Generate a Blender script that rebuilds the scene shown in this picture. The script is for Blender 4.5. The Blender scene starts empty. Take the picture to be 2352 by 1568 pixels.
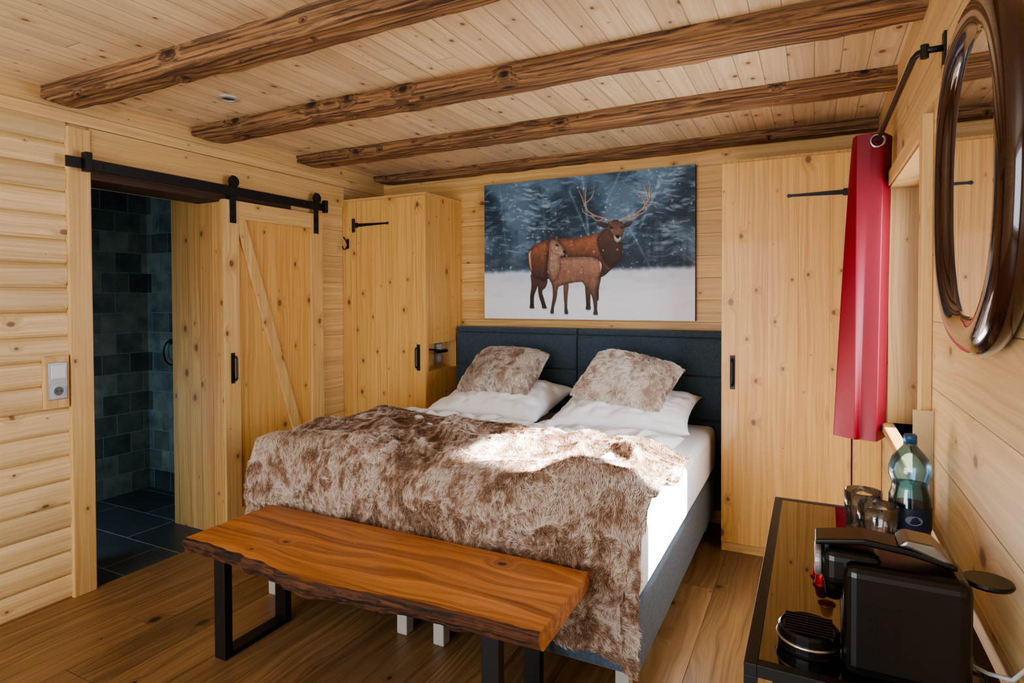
import bpy, math, random
import numpy as np
from mathutils import Vector, Matrix, noise
random.seed(3)
S=bpy.context.scene
COL=S.collection
WL={}
def srgb(r,g,b):
    f=lambda c:(c/255/12.92) if c/255<=.04045 else ((c/255+.055)/1.055)**2.4
    return (f(r),f(g),f(b),1)
XL,XR,H,YB=-3.116,.308,2.362,3.863
# ---------------------------------------------------------------- materials
class M:
    def __init__(s,name,rough=.5,**kw):
        s.m=bpy.data.materials.new(name); s.m.use_nodes=True; s.nt=s.m.node_tree; s.N=s.nt.nodes
        s.b=s.N['Principled BSDF']; s.b.inputs['Roughness'].default_value=rough
        for k,v in kw.items():
            s.b.inputs[k.replace('_',' ')].default_value=v
        s._o=None
    def L(s,v,sock):
        if v is None: return
        if isinstance(v,(int,float)):
            sock.default_value=v
        elif isinstance(v,(tuple,list)): sock.default_value=v
        else: s.nt.links.new(v,sock)
    def math(s,op,a,b=None,c=None,clamp=False):
        n=s.N.new('ShaderNodeMath'); n.operation=op; n.use_clamp=clamp
        s.L(a,n.inputs[0]); s.L(b,n.inputs[1]); s.L(c,n.inputs[2]); return n.outputs[0]
    def comb(s,x,y,z):
        n=s.N.new('ShaderNodeCombineXYZ'); s.L(x,n.inputs[0]); s.L(y,n.inputs[1]); s.L(z,n.inputs[2]); return n.outputs[0]
    def sep(s,v):
        n=s.N.new('ShaderNodeSeparateXYZ'); s.L(v,n.inputs[0]); return n.outputs
    def coord(s,k='Object'):
        if not s._o: s._o=s.N.new('ShaderNodeTexCoord')
        return s._o.outputs[k]
    def noise(s,vec,scale,detail=3,rough=.5,dist=0):
        n=s.N.new('ShaderNodeTexNoise'); s.L(vec,n.inputs['Vector']); n.inputs['Scale'].default_value=scale
        n.inputs['Detail'].default_value=detail; n.inputs['Roughness'].default_value=rough; n.inputs['Distortion'].default_value=dist
        return n.outputs['Fac']
    def mapr(s,v,a,b,c=0,d=1,smooth=False):
        n=s.N.new('ShaderNodeMapRange'); n.clamp=True
        if smooth: n.interpolation_type='SMOOTHSTEP'
        for i,x in enumerate((v,a,b,c,d)): s.L(x,n.inputs[i])
        return n.outputs[0]
    def mix(s,f,a,b,blend='MIX'):
        n=s.N.new('ShaderNodeMix'); n.data_type='RGBA'; n.blend_type=blend; n.clamp_factor=True
        s.L(f,n.inputs[0]); s.L(a,n.inputs[6]); s.L(b,n.inputs[7]); return n.outputs[2]
    def col(s,c): s.L(c,s.b.inputs['Base Color'])
    def bump(s,h,strength=.3,dist=.01):
        n=s.N.new('ShaderNodeBump'); n.inputs['Strength'].default_value=strength; n.inputs['Distance'].default_value=dist
        s.L(h,n.inputs['Height']); s.nt.links.new(n.outputs[0],s.b.inputs['Normal'])
def wood(name,g='X',a='Z',width=.0,length=0,light=(230,196,142),dark=(204,156,98),knotc=(120,72,36),knots=1,ks=5.0,rough=.45,grain=1,var=.16,seamw=.0022,seamk=.8,coat=0,lo=.34,hi=.66,bump=.35,warp=2.6):
    w=M(name,rough); w.b.inputs['Coat Weight'].default_value=coat
    o=w.sep(w.coord()); ax='XYZ'; t=[c for c in ax if c not in (g,a)][0]
    G,A,T=o[ax.index(g)],o[ax.index(a)],o[ax.index(t)]
    if width:
        q=w.math('DIVIDE',A,width); idx=w.math('FLOOR',q)
    else:
        oi=w.N.new('ShaderNodeObjectInfo'); idx=w.math('MULTIPLY',oi.outputs['Random'],37.)
    wn=w.N.new('ShaderNodeTexWhiteNoise'); wn.noise_dimensions='1D'; w.L(w.math('ADD',idx,.5),wn.inputs['W']); rnd=wn.outputs['Value']
    G2=w.math('MULTIPLY_ADD',rnd,11.7,G)
    ends=None
    if length:
        q2=w.math('DIVIDE',G2,length); id2=w.math('FLOOR',q2)
        wn2=w.N.new('ShaderNodeTexWhiteNoise'); wn2.noise_dimensions='2D'; w.L(w.comb(idx,id2,0),wn2.inputs['Vector']); rnd=wn2.outputs['Value']
        fr=w.math('FRACT',q2); dd=w.math('MULTIPLY',w.math('MINIMUM',fr,w.math('SUBTRACT',1,fr)),length)
        ends=w.mapr(dd,0,seamw,1,0)
        G2=w.math('MULTIPLY_ADD',rnd,5.3,G2)
    AT=w.math('ADD',A,T)
    AK=w.math('MULTIPLY_ADD',rnd,3.1,AT)
    low=w.noise(w.comb(w.math('MULTIPLY',G2,1.1),w.math('MULTIPLY',A,5),w.math('MULTIPLY',T,5)),1.3,2)
    vo=w.N.new('ShaderNodeTexVoronoi'); vo.voronoi_dimensions='2D'; vo.inputs['Scale'].default_value=ks
    w.L(w.comb(w.math('MULTIPLY',G2,.72),AK,0),vo.inputs['Vector'])
    d=vo.outputs['Distance']; cr=w.sep(vo.outputs['Color'])[0]
    rad=w.math('MULTIPLY_ADD',w.math('POWER',cr,2.),.085*knots,.012)
    knot=w.mapr(d,w.math('MULTIPLY',rad,.55),rad,1,0)
    halo=w.mapr(d,0,w.math('MULTIPLY',rad,3.6),1,0,True)
    gc=w.math('ADD',w.math('MULTIPLY',A,42*grain),w.math('ADD',w.math('MULTIPLY',low,warp),w.math('MULTIPLY',halo,1.6)))
    gn=w.noise(w.comb(w.math('MULTIPLY',G2,.7),gc,w.math('MULTIPLY',T,42*grain)),1.6,5,.62)
    fine=w.noise(w.comb(w.math('MULTIPLY',G2,4),w.math('MULTIPLY',A,330),w.math('MULTIPLY',T,330)),1,2)
    c=w.mix(w.mapr(gn,lo,hi),srgb(*light),srgb(*dark))
    br=w.math('ADD',w.math('MULTIPLY_ADD',rnd,var*2,1-var),w.math('MULTIPLY_ADD',fine,.26,-.13))
    c=w.mix(1,c,w.comb(br,br,br),'MULTIPLY')
    if knots:
        c=w.mix(w.math('MULTIPLY',halo,.42),c,srgb(*[int(x*.55+y*.45) for x,y in zip(dark,knotc)]))
        c=w.mix(w.math('MULTIPLY',knot,.85),c,srgb(*knotc))
    hgt=w.math('MULTIPLY',gn,.15)
    if width:
        fr=w.math('FRACT',q); dd=w.math('MULTIPLY',w.math('MINIMUM',fr,w.math('SUBTRACT',1,fr)),width)
        seam=w.mapr(dd,0,seamw,1,0)
        if ends is not None: seam=w.math('MAXIMUM',seam,ends)
        c=w.mix(w.math('MULTIPLY',seam,seamk),c,srgb(*[int(x*.32) for x in dark]))
        hgt=w.math('SUBTRACT',hgt,seam)
    w.col(c); w.bump(hgt,bump,.004)
    return w.m
def plain(name,c,rough=.5,nz=0,scale=20,**kw):
    w=M(name,rough,**kw)
    if nz:
        n=w.noise(w.coord(),scale,3); k=w.mapr(n,.3,.7,1-nz,1+nz)
        w.col(w.mix(1,srgb(*c),w.comb(k,k,k),'MULTIPLY'))
    else: w.b.inputs['Base Color'].default_value=srgb(*c)
    return w.m
def fabric(name,c,sc=900,rough=.9,amp=.25,sheen=.2):
    w=M(name,rough); w.b.inputs['Sheen Weight'].default_value=sheen
    o=w.sep(w.coord()); 
    n1=w.noise(w.comb(w.math('MULTIPLY',o[0],sc),w.math('MULTIPLY',o[1],sc*.08),w.math('MULTIPLY',o[2],sc*.08)),1,1)
    n2=w.noise(w.comb(w.math('MULTIPLY',o[0],sc*.08),w.math('MULTIPLY',o[1],sc*.3),w.math('MULTIPLY',o[2],sc)),1,1)
    k=w.mapr(w.math('ADD',n1,n2),.7,1.3,1-amp,1+amp)
    w.col(w.mix(1,srgb(*c),w.comb(k,k,k),'MULTIPLY')); w.bump(k,.3,.002); return w.m
KN=(118,72,42)
m_log=wood('spruce_log_boards','Y','Z',.112,0,(228,200,154),(202,168,116),KN,knots=1.1,ks=4.6,seamk=.35,seamw=.004,var=.12)
m_flatY=wood('spruce_boards_lengthwise','Y','Z',.19,0,(224,191,138),(198,160,106),KN,knots=1.05,ks=4,var=.08)
m_back=wood('spruce_boards_back','X','Z',.1385,0,(220,180,118),(194,147,84),KN,knots=1.05,ks=4.5,var=.1)
m_ceil=wood('spruce_ceiling_boards','Y','X',.098,2.3,(234,211,176),(212,184,142),KN,knots=1.2,ks=7,var=.1,seamk=.65,seamw=.0026)
m_door=wood('spruce_panel_upright','Z','X',.145,0,(224,180,110),(200,148,80),KN,knots=1.1,ks=5.4,var=.05,seamk=.24,seamw=.0012,coat=.1)
m_doorY=wood('spruce_panel_upright_side','Z','Y',.145,0,(222,176,108),(196,145,80),KN,knots=1.1,ks=5.4,var=.05,seamk=.28,seamw=.0012,coat=.1)
m_trimZ=wood('spruce_trim_upright','Z','Y',0,0,(222,187,130),(198,158,100),KN,knots=.9,ks=4,var=.04)
m_trimY=wood('spruce_trim_lengthwise','Y','Z',0,0,(224,189,134),(200,160,104),KN,knots=.9,ks=4,var=.04)
m_trimX=wood('spruce_trim_crosswise','X','Z',0,0,(218,177,116),(192,148,86),KN,knots=.8,ks=4,var=.04)
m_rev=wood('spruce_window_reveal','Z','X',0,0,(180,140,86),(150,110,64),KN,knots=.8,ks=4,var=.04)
m_floor=wood('oak_floor_boards','Y','X',.21,1.9,(154,120,80),(108,80,50),(44,30,20),knots=.9,ks=3.2,rough=.36,grain=.7,var=.24,seamk=.9,seamw=.0015,warp=4)
m_beam=wood('old_dark_timber','X','Y',0,0,(164,122,82),(70,46,29),(30,20,13),knots=1.3,ks=5,rough=.8,grain=1.3,var=.08,lo=.38,hi=.62,bump=.8,warp=4)
m_lint=wood('old_dark_lintel','Y','Z',0,0,(84,58,38),(38,26,18),(24,14,10),knots=1.2,ks=4,rough=.7,grain=1.3,var=.08)
m_bench=wood('acacia_slab','X','Y',0,0,(206,138,78),(134,80,42),(62,36,20),knots=1.4,ks=3.6,rough=.42,grain=.6,var=.03,coat=.12,lo=.34,hi=.68,warp=5)
m_bark=wood('live_edge_bark','X','Z',0,0,(96,58,34),(24,16,11),(18,12,9),knots=1.2,ks=9,rough=.85,grain=1.2,var=.05,lo=.42,hi=.62,bump=1)
m_black=plain('black_powder_coated_steel',(18,19,21),.45,.1,60)
m_blackp=plain('black_plastic',(7,8,9),.3,.05,60)
m_steel=plain('brushed_steel',(190,188,184),.28,.06,80,Metallic=1.)
m_white=plain('white_cotton',(244,245,248),.85,.01,30)
m_sheet=plain('white_sheet',(242,243,247),.85,.01,30)
m_anthr=fabric('anthracite_woven_fabric',(54,71,82),amp=.6)
m_box=fabric('grey_woven_fabric',(74,89,103),amp=.45)
m_silver=plain('silver_plastic',(160,162,166),.3,.03,50,Metallic=.6)
m_foot=plain('silver_lacquered_wood',(176,172,164),.4,.04,40)
# ---------------------------------------------------------------- mesh helpers
def obj_empty(name,base,label,cat,**props):
    o=bpy.data.objects.new(name,None); o.empty_display_size=.1; o.location=base; COL.objects.link(o); WL[o]=Vector(base)
    o['label']=label; o['category']=cat
    for k,v in props.items(): o[k]=v
    return o
def mk(name,vf,mat,parent=None,base=None,smooth=False,bevel=0,seg=2,sub=0,**props):
    v,f=vf[0],vf[1]
    o0=WL[parent] if parent is not None else Vector(base or (0,0,0))
    me=bpy.data.meshes.new(name); me.from_pydata([tuple(Vector(p)-o0) for p in v],[],f); me.validate()
    mats=mat if isinstance(mat,(list,tuple)) else [mat]
    for m_ in mats: me.materials.append(m_)
    if len(vf)>2:
        for p,i in zip(me.polygons,vf[2]): p.material_index=i
    import bmesh
    bm=bmesh.new(); bm.from_mesh(me); bmesh.ops.recalc_face_normals(bm,faces=bm.faces); bm.to_mesh(me); bm.free()
    if smooth:
        for p in me.polygons: p.use_smooth=True
    o=bpy.data.objects.new(name,me); COL.objects.link(o)
    if parent is not None: o.parent=parent; WL[o]=o0
    else: o.location=o0; WL[o]=o0
    if bevel:
        b=o.modifiers.new('b','BEVEL'); b.width=bevel; b.segments=seg; b.limit_method='ANGLE'; b.angle_limit=math.radians(40)
    if sub:
        s=o.modifiers.new('s','SUBSURF'); s.levels=sub; s.render_levels=sub
    for k,vv in props.items(): o[k]=vv
    return o
def B(x0,x1,y0,y1,z0,z1):
    v=[(x,y,z) for x in(x0,x1) for y in(y0,y1) for z in(z0,z1)]
    return v,[(0,1,3,2),(4,6,7,5),(0,4,5,1),(2,3,7,6),(0,2,6,4),(1,5,7,3)]
def merge(*L):
    v=[];f=[]
    for a in L:
        n=len(v); v+=list(a[0]); f+=[tuple(i+n for i in q) for q in a[1]]
    return v,f
def frame_of(d):
    d=Vector(d).normalized(); u=d.orthogonal().normalized(); return u,d.cross(u)
def tube(pts,r,n=12,cap=True):
    pts=[Vector(p) for p in pts]; v=[];f=[]
    rr=r if isinstance(r,(list,tuple)) else [r]*len(pts)
    u=None
    for i,p in enumerate(pts):
        t=(pts[min(i+1,len(pts)-1)]-pts[max(i-1,0)]).normalized()
        if u is None: u=t.orthogonal().normalized()
        else: u=(u-t*u.dot(t)).normalized()
        w=t.cross(u)
        for k in range(n):
            a=2*math.pi*k/n; v.append(tuple(p+(u*math.cos(a)+w*math.sin(a))*rr[i]))
    for i in range(len(pts)-1):
        for k in range(n):
            f.append((i*n+k,i*n+(k+1)%n,(i+1)*n+(k+1)%n,(i+1)*n+k))
    if cap: f.append(tuple(range(n))); f.append(tuple((len(pts)-1)*n+k for k in range(n)))
    return v,f
def lathe(prof,c,n=32,axis=(0,0,1)):
    ax=Vector(axis).normalized(); 
    u=Vector((1,0,0)) if abs(ax.z)>.9 else ax.orthogonal().normalized(); w=ax.cross(u); c=Vector(c); v=[];f=[]
    for r,h in prof:
        for k in range(n):
            a=2*math.pi*k/n; v.append(tuple(c+ax*h+(u*math.cos(a)+w*math.sin(a))*max(r,1e-5)))
    for i in range(len(prof)-1):
        for k in range(n): f.append((i*n+k,i*n+(k+1)%n,(i+1)*n+(k+1)%n,(i+1)*n+k))
    return v,f
def prism(poly,off):
    n=len(poly); o=Vector(off); v=[tuple(p) for p in poly]+[tuple(Vector(p)+o) for p in poly]
    return v,[tuple(range(n)),tuple(range(2*n-1,n-1,-1))]+[(i,(i+1)%n,(i+1)%n+n,i+n) for i in range(n)]
def torus(c,R,r,axis,n=32,m=10):
    u,w=frame_of(axis); ax=Vector(axis).normalized(); c=Vector(c); v=[];f=[]
    for i in range(n):
        a=2*math.pi*i/n; d=u*math.cos(a)+w*math.sin(a)
        for j in range(m):
            b=2*math.pi*j/m; v.append(tuple(c+d*(R+r*math.cos(b))+ax*r*math.sin(b)))
    for i in range(n):
        for j in range(m): f.append((i*m+j,((i+1)%n)*m+j,((i+1)%n)*m+(j+1)%m,i*m+(j+1)%m))
    return v,f
def strips(y0,y1,x,z0,z1,pitch,bulge,k=8,NY=40):
    prof=[];z=z0;v=[];f=[];r=0
    while z<z1-1e-4:
        ze=min(z+pitch,z1)
        for i in range(k+1):
            t=i/k; e=abs(2*t-1); prof.append((bulge*(1-e**5),z+(ze-z)*t,r))
        z=ze; r+=1
    for j in range(NY+1):
        y=y0+(y1-y0)*j/NY
        for (px,pz,rr) in prof:
            v.append((x+px*(1+.3*noise.noise(Vector((y*1.3,rr*3.1,0)))),y,pz+.003*noise.noise(Vector((y*1.1,round(pz/pitch)*2.3,5)))))
    n=len(prof)
    for j in range(NY):
        for i in range(n-1): f.append((j*n+i,(j+1)*n+i,(j+1)*n+i+1,j*n+i+1))
    return v,f
rng=np.random.default_rng(5)
def vn(p,seed=0):
    i=np.floor(p).astype(np.int64); f=p-i; f=f*f*(3-2*f); r=0
    def hsh(a):
        n=(a[:,0]*374761393+a[:,1]*668265263+a[:,2]*2147483647+seed*1274126177)&0xffffffff
        n=((n^(n>>13))*1274126177)&0xffffffff; return ((n^(n>>16))&0xffff)/65535.
    for dx in(0,1):
        for dy in(0,1):
            for dz in(0,1):
                w=(f[:,0] if dx else 1-f[:,0])*(f[:,1] if dy else 1-f[:,1])*(f[:,2] if dz else 1-f[:,2])
                r=r+w*hsh(i+np.array([dx,dy,dz]))
    return r
def fbm(p,seed,o=4,g=.55):
    r=0;a=1;t=0
    for k in range(o): r=r+a*vn(p*2**k,seed+k*3); t+=a; a*=g
    return r/t
ST=dict(kind='structure')
# ---------------------------------------------------------------- room shell
YF=-1.7; TH=.44; DT=2.015; D0,D1=1.66,2.39
mk('floor',B(XL-.01,XR+.05,YF-.1,YB+.1,-.1,0),m_floor,**ST)
mk('ceiling',B(XL-TH,XR+.25,YF-.1,YB+.1,H,H+.1),m_ceil,**ST)
mk('wall_left',merge(B(XL-TH,XL,YF,D0,0,H),B(XL-TH,XL,D1,YB+.1,0,H),B(XL-TH,XL,D0,D1,DT,H),strips(YF,1.56,XL,0,2.24,.112,.015)),m_log,smooth=False,**ST)
mk('trim_1',B(XL,XL+.014,2.39,3.40,0,2.21),m_flatY,**ST)
mk('trim_2',B(XL,XL+.02,YF,YB,2.225,H),m_flatY,bevel=.002,**ST)
mk('trim_3',B(XL,XL+.03,1.56,1.66,0,2.21),m_trimZ,bevel=.004,**ST)
mk('trim_4',B(XL,XL+.022,1.66,3.40,2.075,2.222),m_trimY,bevel=.003,**ST)
mk('trim_5',B(XL-TH-.01,XL+.014,D1-.014,D1-.001,0,DT),wood('spruce_reveal','Z','X',.11,0,(206,156,96),(178,126,70),KN,knots=1,ks=4.6,var=.06),**ST)
mk('wall_back',B(XL-.2,XR+.25,YB,YB+.1,0,H),m_back,**ST)
W0,W1,WZ0,WZ1=2.15,3.03,.86,1.87
T=.17
mk('wall_right',merge(B(XR,XR+T,YF,W0,0,H),B(XR,XR+T,W1,YB+.1,0,H),B(XR,XR+T,W0,W1,0,WZ0),B(XR,XR+T,W0,W1,WZ1,H)),m_flatY,**ST)
mk('wall_front',merge(B(XL-.2,-2.7,YF-.1,YF,0,H),B(-.3,XR+.25,YF-.1,YF,0,H),B(-2.7,-.3,YF-.1,YF,0,.25),B(-2.7,-.3,YF-.1,YF,2.15,H)),m_back,**ST)
mk('trim_6',merge(B(XR-.028,XR,W0-.06,W0,WZ0-.05,WZ1+.06),B(XR-.028,XR,W1,W1+.06,WZ0-.05,WZ1+.06)),m_trimZ,bevel=.003,**ST)
mk('trim_7',B(XR-.028,XR,W0,W1,WZ1,WZ1+.06),m_trimY,bevel=.003,**ST)
mk('trim_8',B(XR-.045,XR+T,W0,W1,WZ0-.03,WZ0),wood('spruce_sill','Y','X',0,0,(176,138,86),(148,110,62),KN,knots=.6,ks=4),bevel=.005,**ST)
m_frame=plain('anthracite_window_frame',(52,66,82),.4,.03)
gx=XR+.10
mk('trim_11',merge(B(XR-.02,gx,W1-.008,W1-.0005,WZ0,WZ1-.008),B(XR-.02,gx,W0+.008,W1-.008,WZ1-.008,WZ1-.0005),B(XR-.02,gx,W0+.0005,W0+.008,WZ0,WZ1-.008)),m_rev,**ST)
win=mk('window_1',merge(B(gx,gx+.06,W0,W0+.06,WZ0,WZ1),B(gx,gx+.06,W1-.10,W1,WZ0,WZ1),B(gx,gx+.06,W0+.06,W1-.10,WZ0,WZ0+.06),B(gx,gx+.06,W0+.06,W1-.10,WZ1-.06,WZ1)),m_frame,bevel=.004,**ST)
g=M('window_glass'); N=g.N; tr=N.new('ShaderNodeBsdfTransparent'); gl=N.new('ShaderNodeBsdfGlossy'); gl.inputs['Roughness'].default_value=.02
mx=N.new('ShaderNodeMixShader'); mx.inputs[0].default_value=.06; g.nt.links.new(tr.outputs[0],mx.inputs[1]); g.nt.links.new(gl.outputs[0],mx.inputs[2]); g.nt.links.new(mx.outputs[0],N['Material Output'].inputs[0])
mk('pane',B(gx+.02,gx+.028,W0+.06,W1-.10,WZ0+.06,WZ1-.06),g.m,parent=win,**ST)
# bathroom
def slate():
    w=M('slate_tiles',.4)
    o=w.sep(w.coord()); h=w.math('ADD',o[0],o[1])
    br=w.N.new('ShaderNodeTexBrick'); br.inputs['Scale'].default_value=1; br.inputs['Brick Width'].default_value=.19; br.inputs['Row Height'].default_value=.145
    br.inputs['Mortar Size'].default_value=.003; br.offset=.5; br.inputs['Color1'].default_value=(0,0,0,1); br.inputs['Color2'].default_value=(1,1,1,1); br.inputs['Mortar'].default_value=(0,0,0,1)
    w.L(w.comb(h,o[2],0),br.inputs['Vector'])
    n=w.noise(w.coord(),7,5,.6)
    rv=w.sep(br.outputs['Color'])[0]
    c=w.mix(w.mapr(n,.3,.7),srgb(66,76,82),srgb(124,126,118)); c=w.mix(1,c,w.mix(rv,(.28,.31,.36,1),(1.6,1.6,1.5,1)),'MULTIPLY')
    c=w.mix(br.outputs['Fac'],c,srgb(120,130,136)); w.col(c); w.bump(w.math('SUBTRACT',n,br.outputs['Fac']),.5,.006); return w.m
m_slate=slate()
def slatefloor():
    w=M('slate_floor',.35); o=w.sep(w.coord())
    br=w.N.new('ShaderNodeTexBrick'); br.inputs['Scale'].default_value=1; br.inputs['Brick Width'].default_value=.6; br.inputs['Row Height'].default_value=.3
    br.inputs['Mortar Size'].default_value=.003; br.inputs['Color1'].default_value=srgb(52,56,60); br.inputs['Color2'].default_value=srgb(72,76,80); br.inputs['Mortar'].default_value=srgb(160,165,170)
    w.L(w.comb(o[0],o[1],0),br.inputs['Vector']); n=w.noise(w.coord(),6,4)
    w.col(w.mix(1,br.outputs['Color'],w.mix(n,(.6,.6,.6,1),(1.3,1.3,1.3,1)),'MULTIPLY')); return w.m
mk('wall_bathroom_side',B(-4.55,-4.43,.6,2.9,0,2.4),m_slate,**ST)
mk('wall_bathroom_end',B(-4.43,XL-TH,2.76,2.9,0,2.4),m_slate,**ST)
mk('wall_bathroom_near',B(-4.43,XL-TH,.6,.7,0,2.4),m_slate,**ST)
mk('floor_bathroom',B(-4.55,XL,.6,2.9,-.12,.002),slatefloor(),**ST)
mk('ceiling_bathroom',B(-4.55,XL-TH,.6,2.9,2.3,2.4),plain('bathroom_ceiling',(120,122,124),.8),**ST)
rg=obj_empty('towel_ring',(-4.10,2.76,1.02),'round black metal towel ring on the slate wall','towel ring')
mk('ring',torus((-4.10,2.72,1.02),.085,.006,(0,1,0)),m_black,parent=rg,smooth=True)
mk('mount',tube([(-4.10,2.76,1.10),(-4.10,2.715,1.10)],.02),m_black,parent=rg,smooth=False)
# ---------------------------------------------------------------- ceiling beams
def beam(i,y0,y1,hb,lab):
    NX,NC=190,36; v=[];f=[]
    for a in range(NX+1):
        t=a/NX; x=XL+.01+(XR-XL-.01)*t
        e=min(1,(x-XL)/.16); sc=.66+.34*math.sin(e*math.pi/2)
        ch=.05+.5*max(0,noise.noise(Vector((x*1.1,i*9.,3))))
        for b in range(NC):
            an=2*math.pi*b/NC; cx,cz=math.cos(an),math.sin(an)
            p=24; k=(abs(cx)**p+abs(cz)**p)**(-1/p)
            yy=cx*k; zz=cz*k
            ex=abs(yy)+abs(zz)-(2-ch)
            if ex>0: yy-=math.copysign(ex/2,yy); zz-=math.copysign(ex/2,zz)
            n1=noise.noise(Vector((x*1.6,yy*1.2+i*7,zz*1.2)))*.009+noise.noise(Vector((x*6,yy*2+i*3,zz*2)))*.005+abs(noise.noise(Vector((x*9,yy*6+i*3,zz*6))))*.004
            cr_=max(0,1-abs(noise.noise(Vector((x*.8,yy*2.5+i*11,zz*2.5))))*22)*max(0,noise.noise(Vector((x*1.4,i*4.,8)))+.3)
            n1-=cr_*.010
            y=(y0+y1)/2+yy*((y1-y0)/2+n1)+noise.noise(Vector((x*.7,i*5.,0)))*.012
            zc=H+.02; hh=(hb+.02)
            z=zc-hh/2+zz*(hh/2+(n1 if zz<0 else 0))
            if zz<0: z=zc-(zc-z)*sc
            v.append((x,y,z))
    for a in range(NX):
        for b in range(NC): f.append((a*NC+b,a*NC+(b+1)%NC,(a+1)*NC+(b+1)%NC,(a+1)*NC+b))
    f.append(tuple(range(NC))); f.append(tuple(NX*NC+b for b in range(NC)))
    return mk('ceiling_beam',(v,f),m_beam,base=((XL+XR)/2,(y0+y1)/2,H),smooth=False,label=lab,category='beam',group='exposed ceiling beams')
beam(1,1.46,1.585,.09,'rough dark timber beam spanning the ceiling near the spotlight')
beam(2,2.19,2.335,.078,'rough dark timber beam spanning the board ceiling')
beam(3,2.95,3.095,.07,'weathered dark timber beam spanning above the pillows')
beam(4,3.735,3.845,.058,'dark timber beam along the wall above the picture')
sp=obj_empty('ceiling_spotlight',(-2.50,1.96,H),'round recessed ceiling spotlight with brushed metal rim','spotlight')
mk('rim',lathe([(.030,-.003),(.032,-.008),(.046,-.007),(.050,0),(.050,.004)],(-2.5,1.96,H)),plain('satin_nickel',(200,200,198),.5,.03,40,Metallic=.5),parent=sp,smooth=True)
mk('lens',lathe([(0,-.001),(.031,-.003)],(-2.5,1.96,H)),plain('spot_lens',(70,70,74),.15),parent=sp,smooth=True)
# ---------------------------------------------------------------- lintel, rail, barn door
mk('trim_9',B(XL-.2,XL+.03,D0,D1+.5,1.975,2.04),m_lint,bevel=.008,**ST)
rail=obj_empty('barn_door_rail',(-3.046,2.35,2.01),'long black steel sliding rail mounted above the doorway','door rail')
mk('rail_bar',B(-3.050,-3.040,1.53,3.17,2.012,2.062),m_black,parent=rail,bevel=.001)
for y in (1.7,2.1,2.62,2.95): mk('spacer',tube([(XL+.01,y,2.037),(-3.036,y,2.037)],.012,12),m_black,parent=rail)
mk('end_stop',B(-3.055,-3.015,1.60,1.63,2.0,2.09),m_black,parent=rail,bevel=.003)
mk('end_stop',B(-3.055,-3.02,3.135,3.16,2.0,2.085),m_black,parent=rail,bevel=.003)
DX0,DX1=-3.095,-3.060; dy0,dy1=2.355,3.14
door=mk('door_1',B(DX0,DX1-.012,dy0,dy1,.03,1.985),m_doorY,base=(-3.08,2.75,.03),bevel=.002,label='sliding spruce barn door with a diagonal brace',**ST)
def fb(*a): return B(DX1-.012,DX1+.006,*a)
mk('door_frame',merge(fb(dy0,dy0+.105,.03,1.985),fb(dy1-.105,dy1,.03,1.985)),m_trimZ,parent=door,bevel=.002,**ST)
mk('door_crosspiece',merge(fb(dy0+.105,dy1-.105,1.88,1.985),fb(dy0+.105,dy1-.105,.03,.15)),m_trimY,parent=door,bevel=.002,**ST)
ba=Vector((DX1-.012,2.47,1.88)); bb=Vector((DX1-.012,3.03,.15)); dirb=(bb-ba).normalized(); pr=Vector((0,-dirb.z,dirb.y))*.035
mk('door_brace',prism([ba+pr,ba-pr,bb-pr,bb+pr],(.016,0,0)),m_trimZ,parent=door,bevel=.002,**ST)
def pull(y,x,z0,z1,parent,axis='X',**k):
    if axis=='X': f=lambda d,z:(x+d,y,z); pl=B(x,x+.004,y-.013,y+.013,z0,z1)
    else: f=lambda d,z:(x,y-d,z); pl=B(x-.013,x+.013,y-.004,y,z0,z1)
    t=tube([f(.003,z0+.02),f(.03,z0+.024),f(.036,z0+.035),f(.036,z1-.035),f(.03,z1-.024),f(.003,z1-.02)],.0065,10)
    return mk('handle',merge(pl,t),m_black,parent=parent,bevel=.001,label='black iron pull handle',**k)
pull(2.405,DX1+.006,.905,1.085,door,kind='structure')
for y in (2.415,3.075):
    v1=B(DX1+.006,DX1+.012,y-.02,y+.02,1.85,2.09)
    arc=prism([(DX1+.006,y-.02,2.09)]+[(DX1+.006,y-.02*math.cos(a*math.pi/8),2.10+.03*math.sin(a*math.pi/8)) for a in range(9)]+[(DX1+.006,y+.02,2.09)],(.006,0,0))
    mk('roller_hanger',merge(v1,arc,tube([(-3.048,y,2.092),(-3.036,y,2.092)],.034,20),*[tube([(DX1+.01,y,z),(DX1+.02,y,z)],.008,6) for z in (1.88,1.94,2.092)]),m_black,parent=door,kind='structure')
# ---------------------------------------------------------------- switch and socket
sw=obj_empty('light_switch_with_socket',(XL+.03,1.50,.90),'silver double frame with rocker switch above round socket','light switch')
mk('wooden_backplate',B(XL+.004,XL+.03,1.452,1.552,.905,1.145),m_trimZ,parent=sw,bevel=.002)
mk('cover_frame',merge(B(XL+.03,XL+.036,1.462,1.542,.945,1.115)),m_silver,parent=sw,bevel=.002)
mk('rocker',B(XL+.036,XL+.043,1.472,1.532,1.042,1.105),plain('switch_white',(214,217,222),.35),parent=sw,bevel=.002)
mk('socket',merge(B(XL+.036,XL+.041,1.470,1.534,.952,1.018),lathe([(.0,.001),(.02,.001),(.021,.004),(.024,.004),(.024,0)],(XL+.041,1.502,.985),24,(1,0,0))),plain('socket_grey',(182,185,190),.35),parent=sw)
mk('socket_well',lathe([(.0,.0018),(.0195,.0018)],(XL+.041,1.502,.985),24,(1,0,0)),plain('socket_well_grey',(96,98,102),.5),parent=sw)
for y in (1.493,1.511): mk('socket_hole',tube([(XL+.04,y,.985),(XL+.0445,y,.985)],.003,8),m_blackp,parent=sw)
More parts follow.
